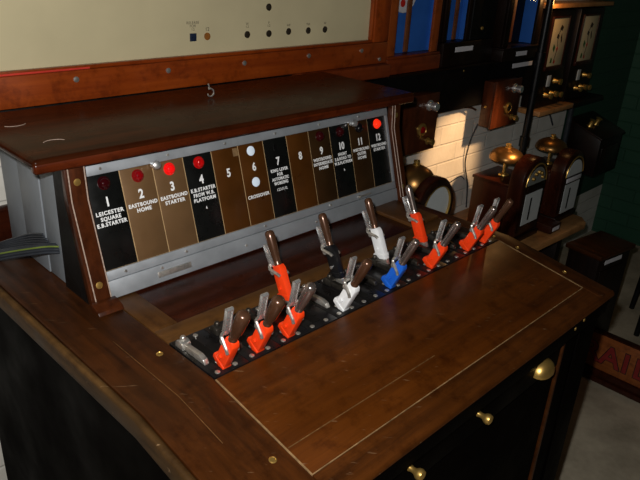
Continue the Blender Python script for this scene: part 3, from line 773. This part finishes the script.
# ------------------------------------------------------------------ needle instruments at far right
def needle_inst(x0, x1, label):
    root = thing('needle_instrument', label, 'telegraph instrument', ((x0 + x1) / 2, .39, -.02))
    xa, xb = x0 + .035, x1 - .055
    bm = bmesh.new(); box(bm, x0, x1, .365, .428, -.018, .385, .004); bd = part('case_body', bm, M['dark_wood'], root)
    bm = bmesh.new(); box(bm, xa, xb, .3615, .3655, .158, .352, .0006); p_ = part('enamel_panel', bm, M['needle_cream'], root, 'cream enamel panel with painted flowers')
    cx = (xa + xb) / 2; k = 1.0
    for nm, mt, pts in (('flower', 'flower_red', [(.005, .24), (.012, .228), (.005, .215), (-.003, .228)]), ('flower', 'flower_red', [(-.002, .185), (.006, .175), (-.002, .165), (-.010, .175)]),
                    ('leaf', 'flower_green', [(-.03, .25), (-.015, .235), (-.02, .215), (-.035, .23)]), ('leaf', 'flower_green', [(-.036, .195), (-.024, .188), (-.024, .172), (-.04, .172)]),
                    ('leaf', 'flower_dark', [(.01, .325), (.03, .315), (.02, .30), (.0, .308)]), ('leaf', 'flower_dark', [(-.012, .29), (.006, .282), (.0, .268), (-.016, .274)]), ('leaf', 'flower_dark', [(.025, .29), (.036, .26), (.03, .25), (.02, .275)])):
        bm = bmesh.new(); prism(bm, [(cx + a, b_) for a, b_ in pts], 'y', .3606, .3616); part(nm, bm, M[mt], p_)
    bm = bmesh.new(); tube(bm, smooth_path([(cx + .015, .3612, .32), (cx - .005, .3612, .28), (cx + .004, .3612, .23), (cx - .01, .3612, .17)], 5), .0016, 6); part('stem', bm, M['flower_dark'], p_)
    bm = bmesh.new()
    for a in (xa - .008, xb): box(bm, a, a + .008, .358, .366, .150, .36, .001)
    box(bm, xa, xb, .358, .366, .352, .36, .001); box(bm, xa - .01, xb + .01, .356, .366, .140, .1575, .002)
    part('panel_frame', bm, M['inst_wood'], root)
    bm = bmesh.new(); box(bm, cx - .025, cx + .005, .361, .3655, .07, .118, .001); part('dial', bm, M['dial'], root)
    for a, z in ((.045, .09), (-.02, .035), (.03, .038), (.075, .032)):
        bm = bmesh.new(); lathe(bm, [(0, 0), (.013, 0), (.010, .006), (.007, .02), (.012, .024), (.013, .034), (0, .038)], T(cx + a, .3645, z) @ RXn, 16); part('terminal', bm, M['brass'], root)
    return root
needle_inst(2.168, 2.395, 'dark needle instrument with cream floral panel lit warm, next to the black pole')
needle_inst(2.450, 2.690, 'dark needle instrument with floral panel in shade, far right against the green wall')
bm = bmesh.new(); box(bm, 2.16, 2.475, .325, .4285, -.042, -.0205, .003); single('small_shelf', bm, M['shelf_wood'], 'small wooden shelf under the warm lit needle instrument', 'shelf', (2.3, .40, -.04), 'shelves round the needle instruments')
bm = bmesh.new(); box(bm, 2.478, 2.80, .325, .4285, -.042, -.0205, .003); single('small_shelf', bm, M['dark_wood'], 'dark shelf under the shaded needle instrument', 'shelf', (2.62, .40, -.04), 'shelves round the needle instruments')
bm = bmesh.new(); box(bm, 2.08, 2.70, .335, .4285, .395, .412, .003); single('small_shelf', bm, M['shelf_wood'], 'long wooden shelf above both needle instruments, warmly lit on its edge', 'shelf', (2.4, .40, .40), 'shelves round the needle instruments')
bm = bmesh.new(); tube(bm, [(2.665, .412, FL + .01), (2.665, .412, -.05)], .013, 12); single('conduit', bm, M['cable'], 'black conduit running down the edge of the white painted wall', 'conduit', (2.665, .412, FL))
wire([(2.25, .405, -.043), (2.28, .418, -.075), (2.36, .424, -.07), (2.45, .424, -.08), (2.52, .424, -.15)], .004, 'dark wire below the small shelf of the warm lit instrument')

# ------------------------------------------------------------------ lower shelf with bell instruments
SZ = -.42
wb = thing('wall_shelf', 'low plank shelf along the white wall holding the bell instruments', 'shelf', (1.5, .25, FL))
bm = bmesh.new(); prism(bm, [(.88, .075), (2.135, .02), (2.185, .06), (2.185, .4285), (.88, .4285)], 'z', SZ - .028, SZ, .002); part('plank', bm, M['shelf_wood'], wb)
for x in (.92, 1.55, 2.11):
    bm = bmesh.new(); box(bm, x - .022, x + .022, .10, .42, FL, SZ - .029, .003); part('support', bm, M['dark_wood'], wb)
bm = bmesh.new(); box(bm, .88, 2.16, .12, .4285, -.70, -.68, .002); part('lower_plank', bm, M['dark_wood'], wb)
# plank lying across, between numbered case and the bell instruments
def bell_inst(cx, y0, yb, top_body, top_arch, style, label, bdx=0, bdy=0):
    w = .178
    root = thing('bell_instrument', label, 'railway bell instrument', (cx, (y0 + yb) / 2, SZ), 'bell instruments on the low shelf')
    x0, x1 = cx - w / 2, cx + w / 2
    fd = .030 if style == 'dial' else .055
    bm = bmesh.new(); box(bm, x0 - .006, x1 + .006, y0 - .008, yb, SZ + .001, SZ + .024, .004); part('base', bm, M['inst_dark'], root)
    bm = bmesh.new(); box(bm, x0, x1, y0 + fd, yb, SZ + .0245, top_body - .012, .003); part('case_body', bm, M['inst_wood'], root)
    bm = bmesh.new(); box(bm, x0 - .005, x1 + .005, y0 + fd + .0005, yb + .004, top_body - .0115, top_body, .003); part('case_top', bm, M['inst_wood'], root)
    H = top_arch - (SZ + .0245)
    bm = bmesh.new(); prism(bm, arch(w + .006, H, 22, cx, SZ + .0245), 'y', y0, y0 + fd, .003); f = part('arched_front', bm, M['inst_wood'], root)
    r = (w + .006) / 2; zc = top_arch - r
    if style == 'dial':
        bm = bmesh.new()
        o_ = [(.072, 0), (.080, .004), (.080, .010), (.070, .013), (.063, .008), (.063, 0)]
        lathe(bm, [(0, 0), (.086, 0), (.086, .006), (.078, .012), (.069, .010), (.069, .003), (0, .003)], T(cx, y0, zc) @ RXn, 40); part('bezel', bm, M['inst_dark'], f)
        bm = bmesh.new(); lathe(bm, [(0, .0033), (.065, .0033), (.065, .0045), (0, .0045)], T(cx, y0, zc) @ RXn, 40); part('dial', bm, M['dial'], f, 'round white dial')
        bm = bmesh.new(); lathe(bm, [(.0655, .0046), (.0685, .0046), (.0685, .011), (.0655, .011), (.0655, .0046)], T(cx, y0, zc) @ RXn, 40, False); part('brass_ring', bm, M['brass'], f)
    else:
        # upper half-round window and lower card window
        bm = bmesh.new(); prism(bm, arch(w - .022, H - .03, 22, cx, SZ + .04), 'y', y0 - .006, y0 - .0003, .002); part('front_frame', bm, M['inst_dark'], f)
        bm = bmesh.new(); rr = w / 2 - .026
        prism(bm, [(cx + rr * math.cos(PI * k / 20), zc - .006 + rr * math.sin(PI * k / 20)) for k in range(21)], 'y', y0 - .0078, y0 - .0062); dl = part('upper_window', bm, M['dial_grey'] if style == 'card' else M['dial'], f)
        if style == 'card':
            for a in (.3, .9, 1.5, 2.1, 2.7):
                bm = bmesh.new(); lathe(bm, [(0, 0), (.008, 0), (.006, .008), (0, .009)], T(cx + .038 * math.cos(a), y0 - .0079, zc + .002 + .036 * math.sin(a)) @ RXn, 12); part('brass_stud', bm, M['brass'], f)
        bm = bmesh.new(); box(bm, cx - rr, cx + rr, y0 - .0078, y0 - .0062, zc - .135 - .03, zc - .04); cd = part('card_window', bm, M['dial'], f, 'white card window')
        bm = bmesh.new(); box(bm, cx - rr, cx + rr, y0 - .010, y0 - .0062, zc - .032, zc - .014, .001); part('label_bar', bm, M['paper'] if style != 'card' else M['inst_dark'], f)
        bm = bmesh.new(); box(bm, cx - .022, cx - .012, y0 - .0095, y0 - .0079, zc - .15, zc - .06, .0005); part('needle', bm, M['black_paint'], cd)
        bm = bmesh.new(); tube(bm, [(cx + (w / 2 - .014) * math.cos(PI * k / 20), y0 - .0068, zc - .006 + (w / 2 - .014) * math.sin(PI * k / 20)) for k in range(21)], .003, 8); part('brass_ring', bm, M['brass'], f)
    # bell
    by = y0 + fd + (yb - y0 - fd) * .50 + bdy; bx = cx + bdx
    bm = bmesh.new(); lathe(bm, [(0, top_body + .001), (.020, top_body + .001), (.018, top_body + .006), (.006, top_body + .009), (.006, top_body + .066), (0, top_body + .066)], T(bx, by, 0), 20); part('bell_stem', bm, M['brass'], root)
    z = top_body + .066
    dome = [(0, z - .001), (.058, z - .003), (.064, z - .002), (.0655, z + .003), (.063, z + .014), (.055, z + .026), (.042, z + .035), (.026, z + .041), (.010, z + .0435), (0, z + .044)]
    if style == 'dial': dome = [(0, z - .012), (.066, z - .014), (.068, z - .010), (.0665, z + .006), (.060, z + .024), (.049, z + .038), (.034, z + .048), (.017, z + .054), (0, z + .056)]
    bm = bmesh.new(); lathe(bm, dome, T(bx, by, 0), 40); part('bell', bm, M['bell_brass'], root)
    zt_ = dome[-1][1]
    bm = bmesh.new(); lathe(bm, [(0, zt_ - .001), (.012, zt_ - .001), (.012, zt_ + .003), (.006, zt_ + .004), (.006, zt_ + .007), (.010, zt_ + .008), (.010, zt_ + .014), (.004, zt_ + .016), (0, zt_ + .016)], T(bx, by, 0), 16); part('finial', bm, M['brass'], root)
    return root
bell_inst(1.118, .10, .33, -.150, -.036, 'dial', 'mahogany bell instrument with round white dial, just right of the numbered case', .028, -.025)
bell_inst(1.768, .105, .312, -.196, -.092, 'card', 'tall mahogany bell instrument with arched front, middle of the three with brass bells')
bell_inst(2.100, .105, .278, -.208, -.125, 'plain', 'dark bell instrument with arched front, farthest right of the three with brass bells')
bm = bmesh.new(); box(bm, 1.885, 1.972, .055, .20, SZ + .001, SZ + .034, .003)
lb = thing('label_block', 'low wooden block with white label on the shelf between the two tall bell instruments', 'wooden block', (1.93, .12, SZ))
part('block', bm, M['inst_wood'], lb)
bm = bmesh.new(); box(bm, 1.900, 1.955, .0532, .0545, SZ + .010, SZ + .026, .0003, None, 1); part('label_card', bm, M['paper'], lb)
# brass gong glinting below the shelf
gx, gy, gz = 1.70, .055, -.50
bm = bmesh.new(); lathe(bm, [(0, 0), (.055, 0), (.058, .006), (.052, .022), (.038, .035), (.018, .043), (0, .045)], None, 32)
# darker case mounted on the wall beyond the bell instruments
tr = thing('relay_case', 'dark wooden case with sloping top, by the green wall beyond the bell instruments', 'wooden case', (2.64, .34, -.40))
bm = bmesh.new(); prism(bm, [(.25, -.40), (.25, -.215), (.428, -.150), (.428, -.40)], 'x', 2.70, 2.96, .003); part('case_body', bm, M['dark_wood'], tr)
bm = bmesh.new(); prism(bm, [(.243, -.216), (.243, -.206), (.428, -.139), (.428, -.149)], 'x', 2.69, 2.97, .002); part('lid', bm, M['inst_dark'], tr)
for x in (2.75, 2.82):
    bm = bmesh.new(); lathe(bm, [(0, 0), (.016, 0), (.012, .008), (.012, .03), (.018, .034), (0, .04)], T(x, .34, -.171) @ Matrix.Rotation(.35, 4, 'X'), 16); part('terminal', bm, M['brass'], tr)
bm = bmesh.new(); box(bm, 2.73, 2.93, .246, .2497, -.345, -.26, .002); part('front_panel', bm, M['inst_dark'], tr)

# ------------------------------------------------------------------ floor cabinet, sign, stool
cab = thing('floor_cabinet', 'dark upright wooden cabinet with pale label standing right of the desk', 'cabinet', (2.05, -.09, FL))
cab.rotation_euler = (0, 0, -.15)
w, d = .225, .135
zt0 = -.45 - FL
bm = bmesh.new(); box(bm, -w / 2, w / 2, -d / 2, d / 2, .03, zt0 - .02, .003); part('carcass', bm, M['dark_wood'], cab, local=True)
bm = bmesh.new(); box(bm, -w / 2 - .012, w / 2 + .012, -d / 2 - .012, d / 2 + .012, zt0 - .0195, zt0, .005); part('top', bm, M['oak_y'], cab, local=True)
bm = bmesh.new(); box(bm, -w / 2 - .006, w / 2 + .006, -d / 2 - .006, d / 2 + .006, 0, .0295, .003); part('plinth', bm, M['dark_wood'], cab, local=True)
bm = bmesh.new(); box(bm, -w / 2 + .02, w / 2 - .02, -d / 2 - .004, -d / 2 - .0003, .06, zt0 - .075, .002); part('door', bm, M['dark_wood'], cab, local=True)
bm = bmesh.new(); box(bm, -w / 2 + .045, w / 2 - .06, -d / 2 - .0015, -d / 2 - .0003, zt0 - .052, zt0 - .034, .0002, None, 1); part('label_card', bm, M['paper'], cab, local=True)

sg = thing('sign_board', 'brown wooden sign board with red letters standing on the floor right of the desk', 'sign', (1.86, -.40, FL))
bm = bmesh.new(); box(bm, 1.862, 1.885, -.86, -.185, FL + .05, -.727, .004); bd = part('board', bm, M['sign_wood'], sg)
bm = bmesh.new(); box(bm, 1.856, 1.890, -.865, -.18, -.7268, -.722, .002); part('top_edge', bm, M['inst_wood'], sg)
bm = bmesh.new(); box(bm, 1.845, 1.895, -.865, -.18, FL, FL + .022, .004); box(bm, 1.853, 1.892, -.865, -.18, FL + .022, FL + .0495, .006); part('foot_moulding', bm, M['inst_wood'], sg)
for off, mt, dx in ((.0050, 'sign_black', .0006), (.0022, 'sign_red', 0)):
    bm = bmesh.new()
    for ch, y in (('R', -.216), ('A', -.291), ('I', -.350), ('L', -.408)):
        merge(bm, text_bm(ch, .116, T(1.8613 + dx, y, -.8105) @ Matrix.Rotation(-PI / 2, 4, 'Z'), .0006, off))
    part('lettering', bm, M[mt], bd)

stl = thing('stool', 'black stool whose legs show at the right edge of the picture', 'stool', (2.51, -.30, FL))
legs = [(2.57, -.125), (2.335, -.238), (2.685, -.365), (2.45, -.478)]
for x, y in legs:
    bm = bmesh.new(); cx, cy = 2.51, -.30
    tube(bm, [(x, y, FL), (cx + (x - cx) * .82, cy + (y - cy) * .82, -.40)], [.012, .016], 10); part('leg', bm, M['black_paint'], stl)
bm = bmesh.new(); lathe(bm, [(0, -.40), (.165, -.40), (.17, -.39), (.17, -.375), (.16, -.365), (0, -.362)], T(2.51, -.30, 0), 28); part('seat', bm, M['black_paint'], stl)
for (a, b_) in ((0, 1), (1, 3), (3, 2), (2, 0)):
    bm = bmesh.new()
    def lp(i, z):
        x, y = legs[i]; k = (z - FL) / (-.40 - FL) * .18
        return (x + (2.51 - x) * k, y + (-.30 - y) * k, z)
    tube(bm, [lp(a, -.80), lp(b_, -.80)], .008, 8); part('stretcher', bm, M['black_paint'], stl)

# brass gong standing on the lower plank, glimpsed between desk and shelf
bm = bmesh.new(); lathe(bm, [(0, 0), (.03, 0), (.03, .008), (.008, .012), (.008, .05), (.05, .052), (.056, .058), (.052, .075), (.038, .088), (.018, .095), (0, .097)], T(1.90, .16, -.679), 32)
single('brass_gong', bm, M['bell_brass'], 'small brass gong glinting under the low shelf right of the desk', 'gong', (1.90, .16, -.679))

# ------------------------------------------------------------------ camera
yaw, pit, roll = -.8076, 1.1447, .0577
R = Matrix.Rotation(yaw, 4, 'Z') @ Matrix.Rotation(pit, 4, 'X') @ Matrix.Rotation(roll, 4, 'Z')
cam = bpy.data.cameras.new('camera'); co = bpy.data.objects.new('camera', cam); COL.objects.link(co)
co.matrix_world = Matrix.Translation((-.4654, -.9399, .5843)) @ R
cam.sensor_width = 36; cam.sensor_fit = 'HORIZONTAL'; cam.lens = 654.3 / 640 * 36
cam.clip_start = .02
SC.camera = co

# ------------------------------------------------------------------ light: on-camera flash, one warm room bulb, weak ambient
def light(name, kind, loc, energy, col, size=.02):
    l = bpy.data.lights.new(name, kind); l.energy = energy; l.color = col
    if kind == 'POINT': l.shadow_soft_size = size
    o = bpy.data.objects.new(name, l); COL.objects.link(o); o.location = loc
    return o
fl = Vector((-.4654, -.9399, .5843)) + (R.to_3x3() @ Vector((-.035, .055, .0)))
light('camera flash', 'POINT', fl, 56, (1.0, .97, .93), .012)
lp = light('warm shaded lamp', 'SPOT', (1.73, -.24, .46), 60.0, (1.0, .58, .27))
lp.data.spot_size = math.radians(30); lp.data.spot_blend = .8; lp.data.shadow_soft_size = .03
lp.rotation_euler = (Vector((1.68, .43, -.19)) - lp.location).to_track_quat('-Z', 'Y').to_euler()
light('warm bulb over the needle instruments', 'POINT', (2.09, .285, .43), .9, (1.0, .5, .16), .02)
w = bpy.data.worlds.new('world'); SC.world = w; w.use_nodes = True
bg = w.node_tree.nodes['Background']; bg.inputs['Color'].default_value = (1.0, .86, .7, 1); bg.inputs['Strength'].default_value = .005
SC.view_settings.view_transform = 'Standard'; SC.view_settings.look = 'None'
SC.view_settings.exposure = 0; SC.view_settings.gamma = 1; SC.view_settings.use_curve_mapping = False
